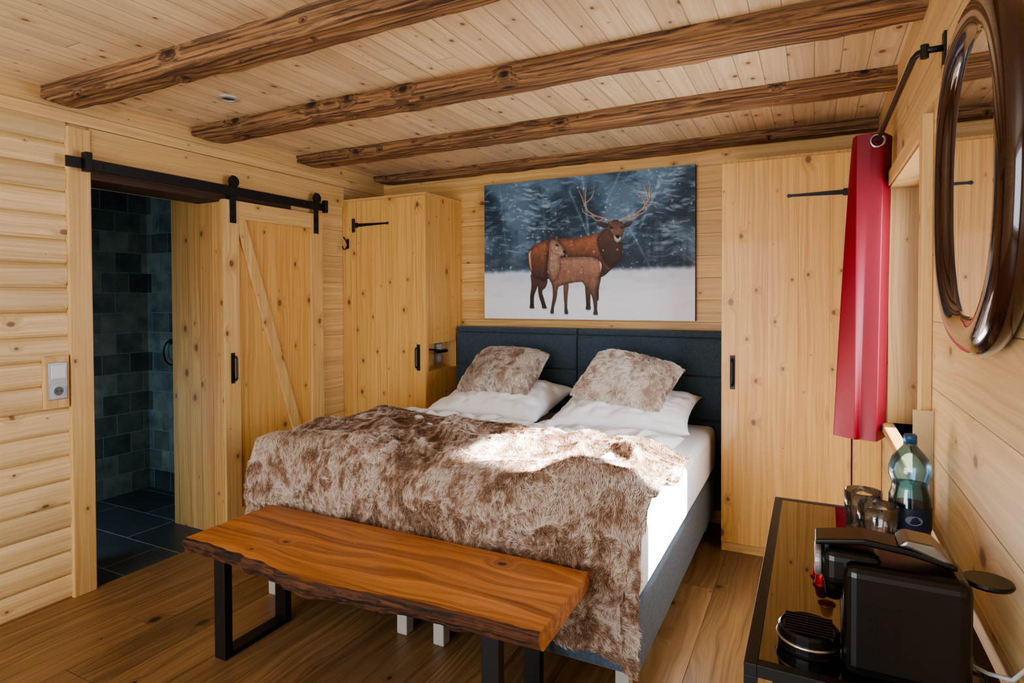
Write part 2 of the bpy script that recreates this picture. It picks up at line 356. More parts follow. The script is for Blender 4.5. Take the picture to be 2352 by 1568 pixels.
# ---------------------------------------------------------------- wardrobes
def strap(parent,x0,x1,y,z,flip=False):
    xs,xe=(x0,x1)
    s=1 if xe>xs else -1
    poly=[(xs,y,z+.018),(xs+s*.03,y,z+.018),(xs+s*.035,y,z+.012),(xe-s*.02,y,z+.006),(xe,y,z+.010),(xe+s*.006,y,z),(xe,y,z-.010),(xe-s*.02,y,z-.006),(xs+s*.035,y,z-.012),(xs+s*.03,y,z-.018),(xs,y,z-.018)]
    pin=tube([(xs,y-.003,z-.045),(xs,y-.003,z+.045)],.006,8)
    plate=B(min(xs,xs-s*.022),max(xs,xs-s*.022),y-.004,y,z-.05,z+.05)
    dots=[tube([(xs+s*(.05+k*.07),y-.003,z),(xs+s*(.05+k*.07),y-.007,z)],.004,8) for k in range(4)]
    return mk('hinge',merge(prism(poly,(0,-.004,0)),pin,plate,*dots),m_black,parent=parent,label='black iron strap hinge')
WT=2.112; wy=3.393; wx=-2.366
wl=obj_empty('wardrobe',(-2.74,3.62,0),'tall spruce corner wardrobe with niche beside the bed','wardrobe')
n0,n1,nz0,nz1=3.425,3.775,.90,1.088
side=merge(B(wx-.02,wx,wy+.002,n0,0,WT),B(wx-.02,wx,n1,YB-.002,0,WT),B(wx-.02,wx,n0,n1,0,nz0),B(wx-.02,wx,n0,n1,nz1,WT))
niche=merge(B(wx-.16,wx-.02,n0-.012,n0,nz0,nz1),B(wx-.16,wx-.02,n1,n1+.012,nz0,nz1),B(wx-.16,wx-.02,n0,n1,nz0-.012,nz0),B(wx-.16,wx-.02,n0,n1,nz1,nz1+.012),B(wx-.17,wx-.16,n0,n1,nz0,nz1))
mk('side_panel',side,m_doorY,parent=wl)
mk('niche_lining',niche,m_trimY,parent=wl)
mk('body',merge(B(XL+.016,wx-.02,YB-.02,YB-.002,0,WT),B(XL+.016,XL+.03,wy+.02,YB-.02,0,WT),B(XL+.016,wx-.0,wy+.002,YB-.002,WT,WT+.018),B(XL+.03,wx-.02,wy+.03,YB-.02,.05,.07)),m_trimX,parent=wl)
mk('frame_stile',B(XL+.016,-2.972,wy-.004,wy+.02,0,WT),m_door,parent=wl,bevel=.001)
dl=mk('door',B(-2.968,wx-.002,wy-.006,wy+.016,.05,WT-.002),m_door,parent=wl,bevel=.002)
strap(dl,-2.985,-2.68,wy-.0065,1.935); strap(dl,-2.985,-2.68,wy-.0065,.30)
pull(wy-.006,-2.425,.905,1.085,dl,'Y')
mk('coat_hook',merge(tube([(-3.05,wy-.004,1.80),(-3.05,wy-.03,1.765),(-3.05,wy-.055,1.76),(-3.05,wy-.06,1.785)],.005,8),tube([(-3.05,wy-.006,1.80),(-3.05,wy-.03,1.83),(-3.05,wy-.05,1.85)],.005,8),B(-3.06,-3.04,wy-.008,wy-.004,1.77,1.84)),m_black,parent=wl,smooth=False)
nb=wx-.10
mk('niche_back',B(nb-.012,nb,n0,n1,nz0,nz1),m_trimY,parent=wl)
so=obj_empty('wall_socket',(nb,3.69,.94),'silver framed power socket inside the wardrobe niche','socket')
mk('cover_frame',B(nb,nb+.008,3.635,3.735,.915,1.078),m_silver,parent=so,bevel=.002)
mk('socket_insert',lathe([(0,.001),(.02,.001),(.021,.004),(.028,.004),(.028,0)],(nb+.008,3.685,.958),24,(1,0,0)),plain('socket_light_grey',(196,198,202),.4),parent=so,smooth=True)
mk('rocker',B(nb+.008,nb+.012,3.652,3.718,1.005,1.065),plain('rocker_light_grey',(206,208,212),.4),parent=so,bevel=.001)
rl=obj_empty('reading_lamp',(wx,3.50,1.03),'small black swivel reading lamp mounted in the niche','lamp')
mk('mount',B(nb,nb+.012,3.49,3.54,1.01,1.06),m_blackp,parent=rl,bevel=.002)
mk('arm',tube([(nb+.01,3.515,1.04),(wx+.02,3.515,1.04),(wx+.03,3.52,1.035)],.006,8),m_blackp,parent=rl)
mk('lamp_head',tube([(wx+.03,3.47,1.032),(wx+.03,3.60,1.030)],.013,14),m_blackp,parent=rl)
ry=3.474; rt=2.134; rx=-.45
wr=obj_empty('wardrobe',(-.07,3.66,0),'tall spruce wardrobe with long strap hinge beside the window','wardrobe')
mk('body',merge(B(rx,rx+.02,ry+.002,YB-.002,0,rt),B(rx+.02,XR-.002,YB-.02,YB-.002,0,rt),B(rx,XR-.002,ry+.002,YB-.02,rt,rt+.014)),m_doorY,parent=wr)
mk('plinth',B(rx+.02,XR-.002,ry+.004,ry+.024,0,.05),m_trimX,parent=wr)
mk('frame_stile',B(.180,XR-.002,ry-.006,ry+.014,.0,rt),m_door,parent=wr,bevel=.001)
dr=mk('door',B(rx,.174,ry-.018,ry+.002,.055,rt-.004),m_door,parent=wr,bevel=.002)
strap(dr,.165,-.12,ry-.0185,1.93); strap(dr,.165,-.12,ry-.0185,.30)
pull(ry-.018,-.392,.90,1.085,dr,'Y')
# ---------------------------------------------------------------- bed
bx0,bx1,by0,by1=-2.33,-.523,1.975,3.762
bed=obj_empty('bed',((bx0+bx1)/2,(by0+by1)/2,0),'double box spring bed with anthracite fabric base and headboard','bed')
mid=(bx0+bx1)/2
mk('box_spring',merge(B(bx0,mid-.003,by0,by1,.115,.36),B(mid+.003,bx1,by0,by1,.115,.36)),m_box,parent=bed,bevel=.015,seg=3)
mk('mattress',B(bx0,bx1+.005,by0,by1,.362,.63),m_sheet,parent=bed,bevel=.045,seg=5,smooth=True)
hbx0,hbx1=-2.361,-.455; hm=-1.41
hp=[]
for a,b in ((hbx0,hm),(hm,hbx1)):
    for z0,z1 in ((1.155,1.199),(.92,1.155),(.65,.92),(.38,.65),(.12,.38)):
        hp.append(B(a+.004,b-.004,3.762,3.835,z0+.004,z1-.004))
mk('headboard',merge(*hp,B(hbx0,hbx1,3.805,3.858,.1,1.197)),m_anthr,parent=bed,bevel=.014,seg=4)
for x in (-2.285,-1.527,-1.345,-.585): mk('leg',B(x-.025,x+.025,2.0,2.05,0,.115),m_foot,parent=bed,bevel=.004)
for x in (-2.285,-.585): mk('leg',B(x-.025,x+.025,3.68,3.73,0,.115),m_foot,parent=bed,bevel=.004)
def pillow(name,c,w,d,h,rot,mat,seed=0,n=44,pinch=.10,wr=.01,power=2.4,fold=0,**props):
    R=Matrix.Rotation(math.radians(rot[1]),4,'Y')@Matrix.Rotation(math.radians(rot[2]),4,'Z')@Matrix.Rotation(math.radians(rot[0]),4,'X')
    v=[];f=[];idx={}
    for side in (1,-1):
        for i in range(n+1):
            for j in range(n+1):
                if side==-1 and (i in(0,n) or j in(0,n)): idx[(side,i,j)]=idx[(1,i,j)]; continue
                u=2*i/n-1; t=2*j/n-1
                x=u*w/2*(1-pinch*(1-abs(t)**2)*abs(u)**3*.6+0.04*abs(t)**4*abs(u)); y=t*d/2*(1-pinch*(1-abs(u)**2)*abs(t)**3*.6)
                hh=h*((1-abs(u)**power)*(1-abs(t)**power))**.5
                q=Vector((u*2.2+seed,t*2.2,side*3))
                hh*=1+.16*noise.noise(q)
                cr_=max(0,1-abs(noise.noise(q*1.1+Vector((9,0,0))))*5)+.6*max(0,1-abs(noise.noise(q*2.3+Vector((2,7,0))))*4)
                hh+=(noise.noise(q*2.2)*wr-cr_*wr)*(1-max(abs(u),abs(t))**6)
                p=Vector((x,y,side*hh)); p=R@p+Vector(c)
                idx[(side,i,j)]=len(v); v.append(tuple(p))
    for side in (1,-1):
        for i in range(n):
            for j in range(n):
                q=(idx[(side,i,j)],idx[(side,i+1,j)],idx[(side,i+1,j+1)],idx[(side,i,j+1)])
                f.append(q if side==1 else q[::-1])
    return mk(name,(v,f),mat,base=c,smooth=True,**props)
pillow('pillow',(-1.79,3.41,.750),.76,.60,.115,(10,0,-2),m_white,1,wr=.016,label='plump white cotton pillow beneath a fur cushion',category='pillow',group='white bed pillows')
pillow('pillow',(-.97,3.41,.750),.76,.60,.112,(10,0,3),m_white,5,wr=.016,label='white cotton pillow beneath a tilted fur cushion',category='pillow',group='white bed pillows')
pillow('duvet',(-1.88,2.57,.675),.90,1.14,.055,(0,0,0),m_white,11,n=60,pinch=.03,wr=.028,power=8,label='white duvet partly covered by fur blanket',category='duvet',group='white duvets')
pillow('duvet',(-1.0,2.57,.675),.80,1.14,.055,(0,0,0),m_white,15,n=60,pinch=.03,wr=.028,power=8,label='white sunlit duvet partly covered by fur blanket',category='duvet',group='white duvets')
# ---------------------------------------------------------------- fur
def lerp(a,b,t): return a+(b-a)*t[:,None]
def fur(o,count,length,rad,flow,cols,seed=0,flat=.72,sc=1.,flip=False,bias=0,fold=None):
    me=o.data; me.update(); me.calc_loop_triangles()
    nv=len(me.vertices); P=np.empty(nv*3); me.vertices.foreach_get('co',P); P=P.reshape(-1,3)
    nt=len(me.loop_triangles); Tt=np.empty(nt*3,int); me.loop_triangles.foreach_get('vertices',Tt); Tt=Tt.reshape(-1,3)
    A=P[Tt[:,0]];Bb=P[Tt[:,1]];C=P[Tt[:,2]]; fn=np.cross(Bb-A,C-A); ar=np.linalg.norm(fn,axis=1)
    Nn=np.zeros((nv,3)); 
    for k in range(3): np.add.at(Nn,Tt[:,k],fn)
    Nn/=np.linalg.norm(Nn,axis=1)[:,None]+1e-12
    if flip is None:
        if (Nn*(P-P.mean(0))).sum()<0: Nn=-Nn
    elif flip: Nn=-Nn
    ti=rng.choice(nt,count,p=ar/ar.sum()); r1=np.sqrt(rng.random(count)); r2=rng.random(count)
    w=np.stack([1-r1,r1*(1-r2),r1*r2],1)
    root=A[ti]*w[:,:1]+Bb[ti]*w[:,1:2]+C[ti]*w[:,2:3]
    nn=Nn[Tt[ti,0]]*w[:,:1]+Nn[Tt[ti,1]]*w[:,1:2]+Nn[Tt[ti,2]]*w[:,2:3]; nn/=np.linalg.norm(nn,axis=1)[:,None]+1e-9
    def vec(s,sd): return np.stack([vn(root*s,sd),vn(root*s,sd+1),vn(root*s,sd+2)],1)-.5
    fl=np.array(flow)[None]+vec(4,seed)*1.3+vec(20,seed+5)*.8+vec(60,seed+7)*.8
    fl=fl-nn*(fl*nn).sum(1)[:,None]; fl/=np.linalg.norm(fl,axis=1)[:,None]+1e-9
    L=length*(.65+.5*rng.random(count))[:,None]
    jit=(rng.random((count,3))-.5)*.3
    d1=nn*(1-flat*.45)+fl*flat*.6+jit*.5; d2=nn*(1-flat)*.7+fl*.9+jit
    p1=root+d1*L*.35; p2=p1+d2*L*.35; p3=p2+(d2-nn*.15+jit*.5)*L*.35
    pts=np.stack([root-nn*.001,p1,p2,p3],1).reshape(-1,3)
    hc=bpy.data.hair_curves.new('fur_pile'); hc.add_curves([4]*count)
    hc.attributes['position'].data.foreach_set('vector',pts.astype(np.float32).ravel())
    ra=hc.attributes.get('radius') or hc.attributes.new('radius','FLOAT','POINT')
    ra.data.foreach_set('value',np.tile(np.array([1.,.9,.65,.12])*rad,count).astype(np.float32))
    st=root*np.array([1.7,.8,1.2])
    k=.26*vn(st*6*sc,seed+11)+.38*vn(st*18*sc,seed+12)+.36*vn(st*48*sc,seed+13)+(rng.random(count)-.5)*.14+bias
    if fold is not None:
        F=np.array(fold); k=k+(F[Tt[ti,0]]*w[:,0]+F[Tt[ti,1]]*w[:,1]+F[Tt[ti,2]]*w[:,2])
    dk,md,lt=[np.array(srgb(*c)[:3]) for c in cols]
    tip=lerp(md,lt,np.clip((k-.45)/.14,0,1)); tip=np.where((rng.random(count)<.10)[:,None],lt[None],tip)
    rt_=lerp(dk*.7,md,np.clip((k-.47)/.18,0,1)); m1=lerp(dk,md,np.clip((k-.37)/.14,0,1)); m1=lerp(m1,(md+lt)/2,np.clip((k-.51)/.13,0,1))
    cc=np.stack([rt_,m1,tip*.8+m1*.2,tip],1).reshape(-1,3); cc=np.concatenate([cc,np.ones((len(cc),1))],1)
    ca=hc.attributes.new('pile_color','FLOAT_COLOR','POINT'); ca.data.foreach_set('color',cc.astype(np.float32).ravel())
    w=M('faux_fur_pile',.6); at=w.N.new('ShaderNodeAttribute'); at.attribute_name='pile_color'; w.col(at.outputs['Color']); w.b.inputs['Specular IOR Level'].default_value=.35
    hc.materials.append(w.m)
    h=bpy.data.objects.new('fur_pile',hc); COL.objects.link(h); h.parent=o; h['kind']='stuff'
    return h
fb_skin=plain('fur_backing',(134,106,84),.9,.3,12); fc_skin=plain('cushion_fur_backing',(176,156,138),.9,.3,12)
BC=((104,72,52),(192,155,126),(250,241,232)); CC=((134,104,82),(216,194,174),(255,252,248))
c1=pillow('fur_cushion',(-1.79,3.43,.925),.47,.42,.11,(30,0,2),fc_skin,21,pinch=.04,power=3.4,label='faux fur cushion leaning on the headboard atop pillow',category='cushion',group='faux fur cushions')
c2=pillow('fur_cushion',(-.965,3.41,.915),.51,.42,.11,(30,8,-4),fc_skin,31,pinch=.04,power=3.4,label='pale faux fur cushion resting at a tilt on pillow',category='cushion',group='faux fur cushions')
for i,cc in enumerate((c1,c2)): fur(cc,52000,.022,.00042,(.3*(-1)**i,-.5,-.8),CC,seed=i*20+2,sc=1.2,flip=None,bias=.04+.04*i)
FOLD=[]
def blanket():
    NXb,NYb=220,190; v=[];f=[]
    x0,x1=-2.40,-.505; yf=1.965; r=.075
    def edge(p,lo,hi):
        if p<lo:
            d=lo-p
            if d<r*1.57: a=d/r; return lo-r*math.sin(a),r*(1-math.cos(a)),d
            return lo-r,r+(d-r*1.57),d
        if p>hi:
            d=p-hi
            if d<r*1.57: a=d/r; return hi+r*math.sin(a),r*(1-math.cos(a)),d
            return hi+r,r+(d-r*1.57),d
        return p,0,0
    def ridge(q,k): return max(0,1-abs(noise.noise(q))*k)**1.4
    for i in range(NXb+1):
        s=i/NXb
        for j in range(NYb+1):
            t=j/NYb
            hang=.39+(.56-.39)*s**1.3
            pl=-2.54; pr=-.475+.022*math.sin(t*11)+ .03*noise.noise(Vector((t*3,2,0)))
            p=pl+(pr-pl)*s
            qb=2.75+.025*math.sin(s*7)+.06*noise.noise(Vector((s*5,7,0)))+(.16*(1-s))
            q0=yf+.05-hang+.05*noise.noise(Vector((s*7,1,0)))
            q=q0+(qb-q0)*t
            x,dx,ox=edge(p,x0+.085,x1-.02+.05); y,dy,oy=edge(q,yf+.075,9)
            def bump(u,a,b,e): return max(0,min(1,(u-a)/e))*max(0,min(1,(b-u)/e))
            sm=lambda k:k*k*(3-2*k)
            bu=sm(bump(x,-2.44,-.50,.2))*sm(bump(y,1.88,9,.2))
            z=.668+.062*bu-max(dx,dy)-.25*min(dx,dy)
            wp=Vector((noise.noise(Vector((p*1.2,q*1.2,4))),noise.noise(Vector((p*1.2,q*1.2,9))),0))*.8
            wv=Vector((p*.9+q*.55,q*2.1-p*.45,0))+wp
            calm=1-.5*sm(max(0,min(1,(q-2.35)/.3)))
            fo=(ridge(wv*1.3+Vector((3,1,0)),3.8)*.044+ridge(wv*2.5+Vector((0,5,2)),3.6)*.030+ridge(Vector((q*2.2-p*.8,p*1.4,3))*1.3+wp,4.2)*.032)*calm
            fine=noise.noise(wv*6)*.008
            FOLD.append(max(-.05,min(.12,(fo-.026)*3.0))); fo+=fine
            if dy>.03:
                k=min(1,(dy-.03)/.2); y-=k*(.006+.014*math.sin(p*13+2*noise.noise(Vector((p*3,0,0)))))
                y-=min(fo,.06)*.35
            elif dx>.02: x+=fo*.25
            else: z+=fo
            z-=.03*max(0,(t-.95)/.05)
            if x>x1-.02 and dy>.05: x-=.05*min(1,dy/.3)
            v.append((x,y,z))
    for i in range(NXb):
        for j in range(NYb):
            a=i*(NYb+1)+j; f.append((a,a+NYb+1,a+NYb+2,a+1))
    return mk('fur_blanket',(v,f),fb_skin,base=(-1.43,2.3,.66),smooth=True,label='brown and cream faux fur blanket draped over the bed foot',category='blanket')
bl=blanket()
fur(bl,350000,.021,.00042,(.2,-.7,-.35),BC,seed=60,flip=sum(p.normal.z for p in bl.data.polygons)<0,fold=FOLD,sc=1.05,bias=0)
# ---------------------------------------------------------------- bench
bn=obj_empty('bench',(-1.4,1.70,0),'live edge acacia wood bench on black steel frames at bed foot','bench')
def slab():
    N_=140; v=[];f=[];mi=[]
    for i in range(N_+1):
        t=i/N_; x=-2.155+t*(2.155-.665)
        yf=1.470-.055*math.exp(-((t-.45)/.22)**2)+.014*noise.noise(Vector((x*5,0,0)))+.010*noise.noise(Vector((x*16,3,0)))
        bk=.018+.012*noise.noise(Vector((x*7,5,0)))+.010*noise.noise(Vector((x*22,5,0)))
        yb=1.890+.006*noise.noise(Vector((x*4,9,0)))
        zb=.418+.010*noise.noise(Vector((x*9,2,0)))
        r1=.007*noise.noise(Vector((x*30,1,1)))
        pr=[(yb,.484),(yf+.014,.484),(yf+.005,.479),(yf-.004+r1,.466),(yf+bk*.35-r1,.447),(yf+bk+r1,zb+.010),(yf+bk+.016,zb),(yb,.430)]
        for (y,z) in pr: v.append((x,y,z))
    n=8
    for i in range(N_):
        for k in range(n):
            f.append((i*n+k,i*n+(k+1)%n,(i+1)*n+(k+1)%n,(i+1)*n+k)); mi.append(1 if k in(1,2,3,4,5) else 0)
    f.append(tuple(range(n))); f.append(tuple(N_*n+k for k in range(n))); mi+=[0,0]
    return v,f,mi
mk('seat',slab(),[m_bench,m_bark],parent=bn,smooth=False)
def legframe(x):
    a,b=1.545,1.875; w=.06; t=.022
    return merge(B(x-w/2,x+w/2,a,a+t*1.6,0,.419),B(x-w/2,x+w/2,b-t*1.6,b,0,.419),B(x-w/2,x+w/2,a+t*1.6,b-t*1.6,0,t),B(x-w/2,x+w/2,a+t*1.6,b-t*1.6,.397,.419))
for x in (-2.055,-.855): mk('leg',legframe(x),m_black,parent=bn,bevel=.002,label='black rectangular steel frame')
# ---------------------------------------------------------------- picture (print painted per vertex onto a fine canvas grid)
px0,px1,pz0,pz1,py=-2.146,-.653,1.256,2.223,3.823
PW,PH=484,314     # canvas grid resolution
def paint():
    src=[(1113,422),(1597,375),(1597,735),(1113,733)]; dst=[(0,0),(PW,0),(PW,PH),(0,PH)]
    A=[];b=[]
    for (u,v),(x,y) in zip(src,dst):
        A.append([u,v,1,0,0,0,-x*u,-x*v]); b.append(x); A.append([0,0,0,u,v,1,-y*u,-y*v]); b.append(y)
    HM=np.append(np.linalg.solve(np.array(A,float),np.array(b,float)),1).reshape(3,3)
    def cv(poly,it=2):
        p=np.array([[u,v,1.] for u,v in poly])@HM.T; p=p[:,:2]/p[:,2:]
        for _ in range(it):
            n=np.roll(p,-1,0); p=np.stack([p*.8+n*.2,p*.2+n*.8],1).reshape(-1,2)
        return p
    X,Y=np.meshgrid(np.arange(PW+1),np.arange(PH+1)); X=X.ravel().astype(float); Y=Y.ravel().astype(float)
    Z=np.zeros_like(X); n3=lambda a,b,s,o=4,z=0: fbm(np.stack([X*a,Y*b,Z+z],1),s,o)
    ss=lambda a,b,t: np.clip((t-a)/(b-a),0,1)**2*(3-2*np.clip((t-a)/(b-a),0,1))
    C=lambda r,g,b: np.array([r,g,b])/255.
    mixc=lambda c,d,t: c*(1-t[:,None])+d*t[:,None]
    big=n3(.012,.012,1,4); img=mixc(np.tile(C(30,50,66),(len(X),1)),C(84,112,136),ss(.34,.66,big))
    wx_=X+24*(n3(.02,.02,5,3)-.5); wy_=Y+24*(n3(.02,.02,9,3)-.5)
    for sd,(sx_,sy_,kx,ky),col,amt,lo_,hi_ in ((20,(.05,.05,.06,.15),(118,144,170),.6,.44,.76),(30,(.045,-.05,-.05,.16),(160,180,202),.65,.48,.80),(44,(.09,.03,.02,.22),(190,206,222),.45,.54,.82)):
        bgh=fbm(np.stack([wx_*sx_+wy_*sy_*.3,wy_*ky+wx_*kx*.35,Z+sd],1),sd,3,.5)
        msk=ss(.38,.64,n3(.016,.020,sd+40,3)); img=mixc(img,C(*col),ss(lo_,hi_,bgh)*msk*amt)
    for (x0,y0,x1,y1,w,a) in ((245,0,262,150,3,.5),(215,30,262,140,2.5,.45),(300,60,330,0,2,.4),(372,120,420,10,3,.4),(150,20,160,180,4,.25),(40,0,60,170,3,.25),(395,205,350,120,2.5,.4)):
        t=np.clip(((X-x0)*(x1-x0)+(Y-y0)*(y1-y0))/((x1-x0)**2+(y1-y0)**2),0,1); d=np.hypot(X-x0-t*(x1-x0),Y-y0-t*(y1-y0)); img=mixc(img,C(150,176,200),a*np.exp(-(d/w)**2)*(.5+.8*n3(.1,.1,60,2)))
    for k_ in range(26):
        r_=np.random.default_rng(100+k_); tx_=r_.random()*PW; lean=(r_.random()-.5)*.15; d=abs(X-tx_-lean*Y); img=mixc(img,C(22,34,46) if k_%2 else C(116,140,160),np.exp(-(d/(1.5+2*r_.random()))**2)*.22*ss(70,190,Y))
    lowb=ss(150,196,Y)*(1-ss(196,210,Y)); img=mixc(img,C(32,44,56),lowb*.45)
    hz=200+6*n3(.02,0,70,3)+4*n3(.1,0,71,2); sn=ss(-6,8,Y-hz)
    snow=mixc(np.tile(C(204,213,231),(len(X),1)),C(230,233,243),ss(200,290,Y+20*n3(.01,.03,75,3))); snow=mixc(snow,C(178,188,208),.35*ss(.5,.7,n3(.012,.05,77,3))*ss(PH-200,PH-60,Y)*(1-ss(250,300,Y)))
    img=mixc(img,snow,sn)
    def inside(p,pad=1):
        bx=(X>p[:,0].min()-pad)&(X<p[:,0].max()+pad)&(Y>p[:,1].min()-pad)&(Y<p[:,1].max()+pad); ix=np.where(bx)[0]; xx,yy=X[ix],Y[ix]; c=np.zeros(len(ix),bool); dm=np.full(len(ix),1e9)
        q=np.roll(p,-1,0)
        for (ax_,ay),(bx_,by) in zip(p,q):
            cond=((ay>yy)!=(by>yy)); xi=(bx_-ax_)*(yy-ay)/((by-ay) if abs(by-ay)>1e-9 else 1e-9)+ax_
            c^=cond&(xx<xi)
            L2=(bx_-ax_)**2+(by-ay)**2+1e-9; t=np.clip(((xx-ax_)*(bx_-ax_)+(yy-ay)*(by-ay))/L2,0,1); dm=np.minimum(dm,np.hypot(xx-ax_-t*(bx_-ax_),yy-ay-t*(by-ay)))
        return ix,np.where(c,dm,-dm)
    fib=n3(.35,.12,90,3); blot=n3(.05,.05,95,3); fib2=n3(.16,.5,97,2)
    def coat(poly,top,mid,bot,rim=5,soft=.8,it=2):
        nonlocal img
        p=cv(poly,it); ix,d=inside(p); y0,y1=p[:,1].min(),p[:,1].max()
        a=np.clip(d/soft+.5,0,1); h=np.clip((Y[ix]-y0)/(y1-y0),0,1)
        col=np.where((h<.5)[:,None],C(*top)+(C(*mid)-C(*top))*(h*2)[:,None],C(*mid)+(C(*bot)-C(*mid))*((h-.5)*2)[:,None])
        sh=.74+.36*np.clip(d/rim,0,1)+.32*(fib[ix]-.5)+.25*(blot[ix]-.5)+.16*(fib2[ix]-.5)
        col=np.clip(col*sh[:,None],0,1)
        img[ix]=img[ix]*(1-a[:,None])+col*a[:,None]
    def around(poly,k,w,ymax):
        ix,d=inside(cv(poly),w+2); m=(d<1)&(Y[ix]<ymax); f=np.where(m,1-k*np.exp(-np.clip(-d,0,99)/w),1); img[ix]*=f[:,None]
    def line(pts,w0,w1,c,soft=.9):
        nonlocal img
        p=np.array([[u,v,1.] for u,v in pts])@HM.T; p=p[:,:2]/p[:,2:]
        q=[]; n=len(p)
        for i in range(n-1):
            P0,P1,P2,P3=p[max(i-1,0)],p[i],p[i+1],p[min(i+2,n-1)]
            for t in np.linspace(0,1,6)[:-1]: q.append(.5*(2*P1+(P2-P0)*t+(2*P0-5*P1+4*P2-P3)*t*t+(3*P1-P0-3*P2+P3)*t**3))
        q.append(p[-1]); q=np.array(q); m=len(q)
        for i in range(m-1):
            w=(w0+(w1-w0)*i/(m-1))/2; a0,b0=q[i],q[i+1]
            bb=(X>min(a0[0],b0[0])-w-2)&(X<max(a0[0],b0[0])+w+2)&(Y>min(a0[1],b0[1])-w-2)&(Y<max(a0[1],b0[1])+w+2); ix=np.where(bb)[0]
            L2=((b0-a0)**2).sum()+1e-9; t=np.clip(((X[ix]-a0[0])*(b0[0]-a0[0])+(Y[ix]-a0[1])*(b0[1]-a0[1]))/L2,0,1)
            ddx=X[ix]-a0[0]-t*(b0[0]-a0[0]); d=np.hypot(ddx,Y[ix]-a0[1]-t*(b0[1]-a0[1]))
            al=np.clip((w-d)/soft+.5,0,1); col=C(*c)*(1.0-.35*np.clip(ddx/(w+.1),-1,1))[:,None]*(.85+.3*fib[ix])[:,None]
            img[ix]=img[ix]*(1-al[:,None])+np.clip(col,0,1)*al[:,None]
    D=(34,22,20)
    for lg in ([(1219,625),(1240,635),(1236,660),(1228,680),(1228,703),(1230,710),(1217,710),(1219,700),(1219,678),(1223,655)],[(1235,630),(1262,640),(1256,660),(1246,668),(1252,688),(1256,702),(1259,710),(1247,710),(1246,700),(1239,680),(1237,660)],[(1345,640),(1360,640),(1357,670),(1357,700),(1360,712),(1347,712),(1349,700),(1347,670)],[(1366,635),(1385,632),(1378,660),(1378,690),(1374,690)]):
        coat(lg,(88,52,38),(54,36,30),D,3)
    coat([(1216,575),(1228,560),(1250,550),(1285,546),(1320,544),(1350,539),(1375,533),(1392,526),(1402,535),(1424,552),(1433,565),(1432,590),(1422,606),(1405,618),(1392,632),(1372,640),(1300,642),(1262,638),(1250,648),(1240,640),(1228,640),(1220,620),(1213,600)],(148,94,66),(112,68,46),(50,34,28),11)
    coat([(1372,542),(1394,518),(1410,530),(1426,550),(1434,562),(1433,588),(1420,607),(1402,614),(1388,596),(1376,570)],(90,60,46),(62,42,34),(46,32,28),9,soft=5)
    coat([(1215,582),(1221,572),(1221,600),(1225,625),(1218,615)],(214,180,150),(206,170,140),(150,112,90),3,soft=1.5)
    coat([(1402,512),(1388,508),(1377,504),(1372,509),(1382,518),(1398,522)],(92,64,52),(60,42,38),(50,34,30),3); coat([(1434,512),(1444,506),(1454,504),(1456,509),(1448,517),(1437,521)],(92,64,52),(60,42,38),(50,34,30),3)
    coat([(1400,506),(1410,502),(1422,502),(1432,507),(1438,520),(1434,535),(1429,548),(1422,556),(1413,550),(1405,535),(1400,520)],(76,52,42),(108,76,62),(92,66,58),5)
    coat([(1412,538),(1427,538),(1430,547),(1422,556),(1414,551)],(196,178,166),(186,168,156),(146,126,114),3); coat([(1415,537),(1427,537),(1425,545),(1418,545)],(20,16,18),(20,16,18),(20,16,18),2)
    line([(1405,519),(1410,521)],3,3,(14,10,10)); line([(1429,519),(1432,521)],3,3,(14,10,10))
    AC=(158,132,114)
    for pts,a,b in (([(1406,504),(1392,498),(1372,493),(1354,482),(1345,466),(1340,450),(1332,434)],5,2),([(1352,480),(1348,462),(1348,445),(1350,425)],4,1.6),([(1345,466),(1358,455),(1366,440),(1368,422)],3.6,1.5),([(1372,493),(1356,492),(1344,485),(1340,476)],4,1.5),([(1392,498),(1378,504),(1368,500),(1360,492)],4,1.5),
      ([(1426,504),(1440,497),(1458,491),(1474,480),(1486,466),(1495,448),(1500,428)],5,2),([(1478,477),(1488,472),(1497,466),(1502,456)],4,1.5),([(1484,466),(1478,452),(1463,438),(1457,428)],3.6,1.5),([(1490,455),(1488,440),(1483,430),(1481,420)],3.6,1.5),([(1495,448),(1494,432),(1496,418)],3.6,1.5),([(1458,491),(1470,490),(1482,484),(1488,476)],4,1.5),([(1440,497),(1452,501),(1462,497),(1470,488)],4,1.5)): line(pts,a*.75,b*.75,AC)
    doe=[(1264,600),(1262,580),(1270,590),(1285,592),(1305,588),(1335,588),(1362,588),(1378,594),(1386,606),(1384,622),(1378,634),(1377,650),(1372,664),(1375,690),(1374,712),(1377,724),(1364,724),(1367,710),(1364,685),(1355,664),(1345,655),(1340,646),(1320,648),(1296,654),(1284,658),(1281,685),(1274,708),(1275,722),(1265,722),(1268,706),(1272,680),(1271,655),(1263,640),(1258,620)]
    around(doe,.5,6,216); around([(1262,552),(1272,546),(1284,549),(1301,574),(1300,585),(1290,590),(1290,612),(1262,612)],.45,5,200)
    coat([(1345,640),(1368,640),(1360,665),(1358,690),(1360,712),(1352,713),(1350,690)],(92,62,50),(72,50,42),(48,36,32),3); coat([(1296,650),(1310,650),(1306,680),(1305,708),(1309,722),(1298,723),(1299,705),(1297,680)],(104,72,58),(90,64,54),(56,42,38),3)
    coat(doe,(156,116,94),(116,82,66),(66,46,42),8)
    coat([(1264,572),(1280,568),(1290,580),(1289,592),(1292,612),(1284,640),(1272,650),(1263,640),(1259,620),(1262,590)],(152,122,104),(146,114,96),(106,78,64),7,soft=3)
    coat([(1379,596),(1385,604),(1384,616),(1380,626),(1381,612)],(222,196,170),(214,184,158),(180,146,122),2,soft=1.5)
